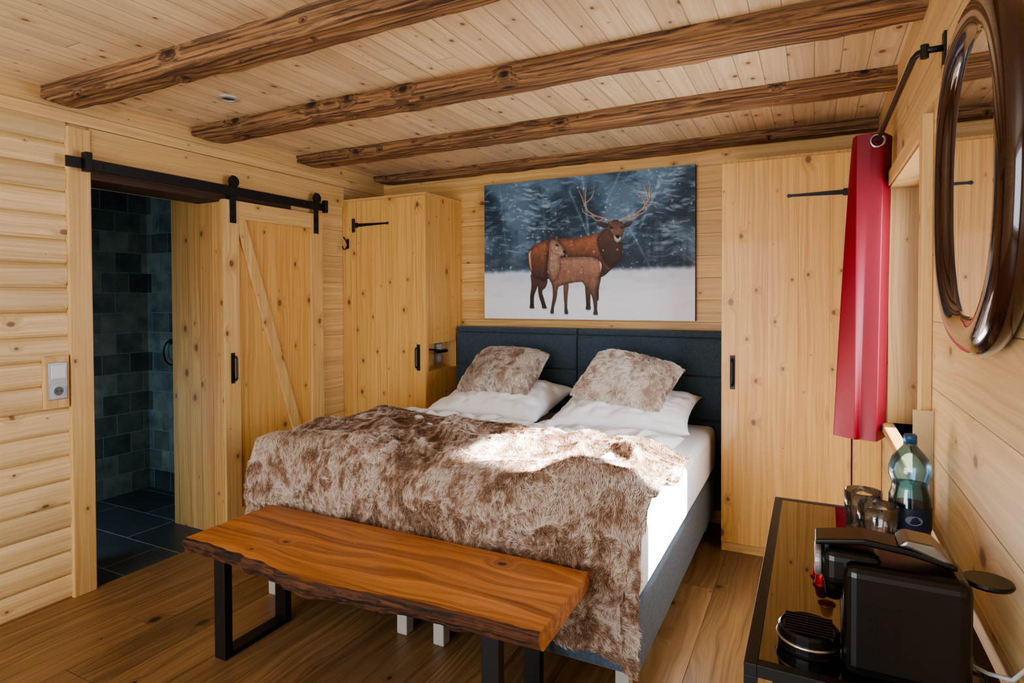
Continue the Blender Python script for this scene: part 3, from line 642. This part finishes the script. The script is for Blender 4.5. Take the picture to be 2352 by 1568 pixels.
    coat([(1266,552),(1262,542),(1268,535),(1274,540),(1275,550)],(116,90,78),(56,42,40),(86,64,54),2); coat([(1276,550),(1278,540),(1284,539),(1285,550)],(116,90,78),(70,54,48),(86,64,54),2)
    coat([(1264,552),(1272,546),(1282,549),(1292,562),(1301,574),(1300,583),(1292,587),(1280,584),(1270,580),(1264,566)],(116,88,74),(146,116,98),(158,132,116),5)
    line([(1280,560),(1284,562)],3,3,(14,10,10)); coat([(1295,572),(1302,575),(1301,581),(1296,579)],(24,18,18),(24,18,18),(24,18,18),1.5)
    for hx,hy in ((1224,710),(1253,710),(1353,712),(1270,722),(1303,723),(1370,724)):
        q=np.array([hx,hy,1.])@HM.T; q=q[:2]/q[2]; d=((X-q[0])/9)**2+((Y-q[1]-1)/3)**2; img=mixc(img,C(210,216,230),np.exp(-d)*.6)
    r2=np.random.default_rng(4)
    for _ in range(330):
        fx,fy=r2.random()*PW,r2.random()*PH*.7; w=.5+r2.random()**3*1.6; a=.3+.6*r2.random()
        ix=np.where((abs(X-fx)<5)&(abs(Y-fy)<5))[0]; d=((X[ix]-fx)**2+(Y[ix]-fy)**2)/w**2; al=a*np.exp(-d); img[ix]=img[ix]*(1-al[:,None])+C(228,236,246)*al[:,None]
    return np.clip(img,0,1)
pic=obj_empty('picture',((px0+px1)/2,3.84,pz0),'large canvas print of stag and doe in snowy forest','picture')
def canvas():
    base=WL[pic]; img=paint(); lin=np.where(img<=.04045,img/12.92,((img+.055)/1.055)**2.4)
    gx_=np.linspace(px0,px1,PW+1); gz=np.linspace(pz1,pz0,PH+1); XX,ZZ=np.meshgrid(gx_,gz)
    P=np.stack([XX.ravel()-base.x,np.full(XX.size,py-.0008-base.y),ZZ.ravel()-base.z],1)
    a=(np.arange(PH)[:,None]*(PW+1)+np.arange(PW)[None]).ravel(); F=np.stack([a,a+PW+1,a+PW+2,a+1],1)
    me=bpy.data.meshes.new('printed_face'); me.from_pydata(P.tolist(),[],F.tolist())
    ca=me.color_attributes.new('print_color','FLOAT_COLOR','POINT'); ca.data.foreach_set('color',np.concatenate([lin,np.ones((len(lin),1))],1).astype(np.float32).ravel())
    w=M('snowy_forest_print',.6); at=w.N.new('ShaderNodeAttribute'); at.attribute_name='print_color'; w.col(at.outputs['Color']); me.materials.append(w.m)
    o=bpy.data.objects.new('printed_face',me); COL.objects.link(o); o.parent=pic; o['label']='print of a stag with large antlers and a doe in falling snow'
mk('canvas',B(px0,px1,py,py+.036,pz0,pz1),plain('canvas_edge',(60,78,98),.7,.3,12),parent=pic)
canvas()
# ---------------------------------------------------------------- curtain + rod
def satin():
    w=M('crimson_satin',.5); n=w.noise(w.coord(),3,2); w.col(w.mix(n,srgb(112,0,20),srgb(134,2,30))); return w.m
cu=obj_empty('curtain',(.2,2.97,.80),'crimson satin eyelet curtain gathered beside the window','curtain')
def curtain():
    top=[(.298,3.02),(.262,2.935),(.215,2.925),(.162,2.935),(.150,2.99),(.20,3.05),(.27,3.07)]
    bot=[(.282,3.02),(.240,2.925),(.178,2.950),(.160,2.925),(.080,2.95),(.11,3.04),(.25,3.08)]
    def cr(P,t):
        n=len(P)-1; k=min(int(t*n),n-1); s=t*n-k; p=[Vector(P[max(0,min(n,k+d))]) for d in(-1,0,1,2)]
        c1=.5*((2*p[1])+(p[2]-p[0])*s+(2*p[0]-5*p[1]+4*p[2]-p[3])*s*s+(3*p[1]-p[0]-3*p[2]+p[3])*s**3)
        return c1*.2+(p[1]*(1-s)+p[2]*s)*.8
    A,Bn=96,30; v=[];f=[]
    for j in range(Bn+1):
        h=j/Bn; z=.80+(2.085-.80)*h
        for i in range(A+1):
            t=i/A; a=cr(top,t); b=cr(bot,t); k=(1-h)**.8; p=a*(1-k)+b*k
            p=p+Vector((0,.002*math.sin(h*5+t*8)))
            v.append((p.x,p.y,z-.010*math.sin(t*5)*(1-h)))
    for j in range(Bn):
        for i in range(A): a=j*(A+1)+i; f.append((a,a+1,a+A+2,a+A+1))
    return v,f
mk('curtain_fabric',curtain(),satin(),parent=cu,smooth=True)
mk('eyelet',torus((.236,2.918,2.05),.024,.006,(0,1,0)),m_steel,parent=cu,smooth=True)
rd=obj_empty('curtain_rod',(XR,1.94,2.05),'black swivel curtain rod bracketed to the wall','curtain rod')
rp=[(XR-.004,1.93,2.055),(.268,1.93,2.055),(.250,1.945,2.055),(.243,1.98,2.054),(.236,3.09,2.05)]
mk('rod',tube(rp,.0085,12),m_black,parent=rd,smooth=True)
mk('bracket',merge(B(XR-.006,XR,1.915,1.945,2.015,2.095),tube([(.262,1.93,2.035),(.262,1.93,2.07)],.010,12)),m_black,parent=rd)
# ---------------------------------------------------------------- mirror
mi_=obj_empty('mirror',(XR,1.43,1.29),'oval wall mirror with thick glossy dark brown frame','mirror')
def oval(a,b,ang,p=2.4):
    c,s=math.cos(ang),math.sin(ang); k=(abs(c)**p+abs(s)**p)**(-1/p); return a*c*k,b*s*k
mc=Vector((XR-.030,1.43,1.625))
def mframe():
    n,m=96,16; v=[];f=[]
    for i in range(n):
        a=2*math.pi*i/n; oy,oz=oval(.262,.300,a)
        d=Vector((0,oy/.262**2,oz/.300**2)).normalized()
        for j in range(m):
            b=2*math.pi*j/m
            v.append(tuple(mc+Vector((0,oy,oz))+d*.040*math.cos(b)+Vector((-.029*math.sin(b),0,0))))
    for i in range(n):
        for j in range(m): f.append((i*m+j,((i+1)%n)*m+j,((i+1)%n)*m+(j+1)%m,i*m+(j+1)%m))
    return v,f
m_mf=plain('glossy_dark_brown_lacquer',(46,20,14),.16,.1,8,Coat_Weight=1.)
mk('mirror_frame',mframe(),m_mf,parent=mi_,smooth=True)
mk('mirror_glass',([tuple(mc+Vector((-.010,*oval(.25,.288,2*math.pi*i/64)))) for i in range(64)],[tuple(range(64))]),plain('mirror_silvering',(235,238,240),.01,Metallic=1.),parent=mi_)
# ---------------------------------------------------------------- console table
tx0,tx1,ty0,ty1,tz=-.108,.285,1.13,2.124,.75
tb=obj_empty('console_table',((tx0+tx1)/2,(ty0+ty1)/2,0),'black steel console table with glass top against the wall','table')
e=.022
fr=[B(tx0,tx0+e,ty0,ty1,tz-e,tz),B(tx1-e,tx1,ty0,ty1,tz-e,tz),B(tx0+e,tx1-e,ty0,ty0+e,tz-e,tz),B(tx0+e,tx1-e,ty1-e,ty1,tz-e,tz)]
fr+=[B(x,x+e,y,y+e,0,tz-e) for x in(tx0,tx1-e) for y in (ty0,ty1-e)]
fr+=[B(tx0,tx0+e,ty0+e,ty1-e,.2,.2+e),B(tx1-e,tx1,ty0+e,ty1-e,.2,.2+e),B(tx0+e,tx1-e,ty0,ty0+e,.2,.2+e),B(tx0+e,tx1-e,ty1-e,ty1,.2,.2+e)]
mk('table_frame',merge(*fr),m_black,parent=tb,bevel=.001)
def tint(name,tc,fac,ro=.02,fs=1.,ior=1.5):
    g=M(name); N=g.N; tr=N.new('ShaderNodeBsdfTransparent'); tr.inputs[0].default_value=tc; gl=N.new('ShaderNodeBsdfGlossy'); gl.inputs['Roughness'].default_value=ro
    fn=N.new('ShaderNodeFresnel'); fn.inputs[0].default_value=ior; mx=N.new('ShaderNodeMixShader'); g.L(g.math('MULTIPLY_ADD',fn.outputs[0],fs,fac,clamp=True),mx.inputs[0])
    g.nt.links.new(tr.outputs[0],mx.inputs[1]); g.nt.links.new(gl.outputs[0],mx.inputs[2]); g.nt.links.new(mx.outputs[0],N['Material Output'].inputs[0]); return g.m
m_tg=tint('smoked_glass',(.98,.97,.95,1),.20)
mk('glass_top',B(tx0+e+.001,tx1-e-.001,ty0+e+.001,ty1-e-.001,tz-.008,tz-.001),m_tg,parent=tb)
mk('glass_shelf',B(tx0+e+.001,tx1-e-.001,ty0+e+.001,ty1-e-.001,.2+e-.008,.2+e-.001),tint('clear_shelf_glass',(.98,.97,.95,1),.03),parent=tb)
m_gl=tint('clear_glass',(.995,.998,1,1),.14,.10,.8)
def tumbler(c):
    n=96; prof=[(0,.0),(.034,0),(.037,.004),(.040,.03),(.041,.06),(.0455,.075),(.046,.118),(.044,.118),(.043,.078),(.038,.06),(.036,.014),(0,.012)]
    v=[];f=[]
    for i,(r,h) in enumerate(prof):
        for k in range(n):
            a=2*math.pi*k/n; rr=max(r,1e-5)*(1+(.045*math.cos(14*a) if 1<i<5 else 0)); v.append((c[0]+rr*math.cos(a),c[1]+rr*math.sin(a),c[2]+h))
    for i in range(len(prof)-1):
        for k in range(n): f.append((i*n+k,i*n+(k+1)%n,(i+1)*n+(k+1)%n,(i+1)*n+k))
    return v,f
for x,y,l in ((.150,1.79,'ribbed clear drinking glass beside the water bottle'),(.125,1.90,'ribbed clear drinking glass behind another glass')):
    mk('drinking_glass',tumbler((x,y,tz)),m_gl,base=(x,y,tz),smooth=True,label=l,category='glass',group='drinking glasses on the console')
bc=(.228,1.86,tz)
bo=obj_empty('water_bottle',bc,'blue tinted plastic water bottle with dark label and cap','bottle')
m_bot=tint('blue_bottle_plastic',(.56,.84,1.0,1),.10,.14,.8)
mk('bottle_body',lathe([(0,.004),(.035,0),(.046,.006),(.048,.03),(.046,.04),(.048,.05),(.048,.13),(.041,.15),(.041,.165),(.049,.185),(.049,.205),(.040,.232),(.024,.252),(.016,.262),(.015,.275)],bc),m_bot,parent=bo,smooth=True)
mk('water',lathe([(0,.006),(.044,.008),(.045,.13),(.039,.15),(.039,.163),(.0,.163)],bc),tint('water_blue',(.66,.90,1,1),.08,.08,.6,1.33),parent=bo,smooth=True)
mk('label',lathe([(.0485,.050),(.0487,.051),(.0487,.108),(.0485,.109)],bc),plain('dark_blue_label',(30,46,74),.5),parent=bo,smooth=True)
ld=(Vector((0,0,0))-Vector((bc[0],bc[1],0))).normalized()
mk('label_emblem',([tuple(Vector((bc[0],bc[1],tz+.080+.012*math.sin(a)))+Matrix.Rotation(.02*math.cos(a)/.05+.2,3,'Z')@ld*.0496) for a in [2*math.pi*i/24 for i in range(24)]],[tuple(range(24))]),plain('emblem_grey',(120,132,154),.5),parent=bo)
mk('cap',lathe([(0,.292),(.013,.292),(.0155,.288),(.0155,.268),(.0,.268)],bc),plain('cap_dark',(40,84,120),.4),parent=bo,smooth=True)
cd=mk('card',B(.258,.3075,2.056,2.060,tz+.001,1.075),plain('beige_card',(206,184,146),.7),base=(.283,2.058,tz),label='blank beige card standing behind the water bottle',category='card')
cm=obj_empty('coffee_machine',(.15,1.24,tz),'compact black capsule coffee machine with steel lever','coffee machine')
mk('body',B(.048,.232,1.165,1.285,tz,.942),m_blackp,parent=cm,bevel=.02,seg=4)
mk('side_grille',merge(*[B(.075+k*.006,.077+k*.006,1.1638,1.166,tz+.04,tz+.13) for k in range(10)]),m_blackp,parent=cm)
mk('brew_head',B(.015,.11,1.19,1.27,.885,.955),m_blackp,parent=cm,bevel=.02,seg=4)
mk('front_cap',tube([(.016,1.23,.922),(.004,1.23,.922)],.030,28),m_silver,parent=cm,bevel=.004)
mk('lever',prism([(.005,1.20,.955),(.08,1.20,.966),(.15,1.20,.960),(.215,1.20,.946),(.215,1.20,.956),(.15,1.20,.972),(.08,1.20,.978),(.005,1.20,.965)],(0,.065,0)),m_blackp,parent=cm,bevel=.004)
mk('lever_grip',prism([(.130,1.20,.975),(.143,1.20,.988),(.185,1.20,.984),(.21,1.20,.958),(.195,1.20,.956),(.15,1.20,.972)],(0,.065,0)),plain('dark_brushed_steel',(140,136,130),.38,.06,80,Metallic=.9),parent=cm,bevel=.005)
mk('spout',lathe([(.0,0),(.012,0),(.016,.03),(.016,.035)],(.035,1.23,.855)),m_blackp,parent=cm,smooth=True)
mk('water_tank',B(.10,.20,1.29,1.36,tz,.92),tint('dark_tank',(.08,.08,.09,1),.05),parent=cm,bevel=.015,seg=3)
mk('tank_lid',lathe([(0,.004),(.034,.004),(.036,0),(.034,-.004),(0,-.004)],(.262,1.24,.925)),m_blackp,parent=cm,smooth=False)
mk('cup_support',merge(lathe([(0,0),(.05,0),(.052,.006),(.052,.035),(.048,.04),(.044,.036),(0,.036)],(-.005,1.235,tz)),*[B(-.045,.035,1.2+k*.01,1.203+k*.01,tz+.036,tz+.041) for k in range(8)]),m_blackp,parent=cm)
mk('drip_ring',torus((-.005,1.235,tz+.02),.053,.003,(0,0,1)),m_steel,parent=cm,smooth=True)
pc=mk('power_cable',tube([(.24,1.30,tz+.004),(.27,1.27,tz+.006),(.292,1.22,tz+.03),(.300,1.16,tz+.09),(.300,1.05,tz+.05),(.300,.9,tz-.1)],.0035,8),plain('white_cable',(225,225,222),.5),base=(.28,1.2,tz),smooth=True,label='thin white power cable running along the wall',category='cable')
for i,(x,y,z) in enumerate(((.02,1.52,0),(.03,1.50,.031),(.015,1.56,0))):
    mk('coffee_capsule',lathe([(0,0),(.018,0),(.0185,.002),(.0145,.004),(.012,.022),(.008,.028),(0,.028)],(x,y,tz+z)),plain('capsule_foil_%d'%i,[(150,26,26),(200,140,50),(160,30,28)][i],.3,Metallic=.8),base=(x,y,tz+z),smooth=True,label='small metallic %s coffee capsule on glass table top'%['red','gold','red'][i],category='coffee capsule',group='coffee capsules')
# ---------------------------------------------------------------- lights
world=bpy.data.worlds.new('sky'); S.world=world; world.use_nodes=True
bg=world.node_tree.nodes['Background']; bg.inputs[0].default_value=(.66,.83,1,1); bg.inputs[1].default_value=2.8
def area(name,loc,rot,sx,sy,power,color):
    l=bpy.data.lights.new(name,'AREA'); l.shape='RECTANGLE'; l.size=sx; l.size_y=sy; l.energy=power; l.color=color
    o=bpy.data.objects.new(name,l); o.location=loc; o.rotation_euler=rot; COL.objects.link(o); return o
area('daylight_front_window',(-1.5,YF-.15,1.25),(math.radians(90),0,0),2.3,1.9,88,(.93,.965,1))
area('daylight_side_window',(XR+.6,2.6,1.5),(0,math.radians(90),0),1.3,1.3,90,(.84,.92,1))
sun=bpy.data.lights.new('sun','SUN'); sun.energy=85; sun.angle=math.radians(1.6); sun.color=(1,.99,.98)
so_=bpy.data.objects.new('sun',sun); so_.rotation_euler=Vector((-1,-.11,-.60)).to_track_quat('-Z','Y').to_euler(); COL.objects.link(so_)
bp=bpy.data.lights.new('bathroom_daylight_fill','POINT'); bp.energy=34; bp.color=(.42,.74,1); bp.shadow_soft_size=.15  # added point light standing in for daylight from an unseen bathroom window
bo_=bpy.data.objects.new('bathroom_daylight_fill',bp); bo_.location=(-3.85,1.1,.6); COL.objects.link(bo_)
# ---------------------------------------------------------------- camera
yaw,pi_,ro=math.radians(26.7998),math.radians(.9802),math.radians(.2108)
R0=Vector((math.cos(yaw),math.sin(yaw),0)); F0=Vector((-math.sin(yaw),math.cos(yaw),0)); Z=Vector((0,0,1))
Fw=F0*math.cos(pi_)-Z*math.sin(pi_); U=Z*math.cos(pi_)+F0*math.sin(pi_)
R1=R0*math.cos(ro)-U*math.sin(ro); U1=R0*math.sin(ro)+U*math.cos(ro)
cam=bpy.data.cameras.new('camera'); co=bpy.data.objects.new('camera',cam); COL.objects.link(co)
mt=Matrix((R1,U1,-Fw)).transposed().to_4x4(); mt.translation=Vector((0,0,1.4)); co.matrix_world=mt
cam.sensor_width=36; cam.lens=1374.32/2352*36; cam.shift_x=2.32/2352; cam.shift_y=-75.34/2352; cam.clip_start=.03
S.camera=co
S.view_settings.view_transform='AgX'
try: S.view_settings.look='AgX - Medium High Contrast'
except Exception: pass
S.view_settings.exposure=-.12
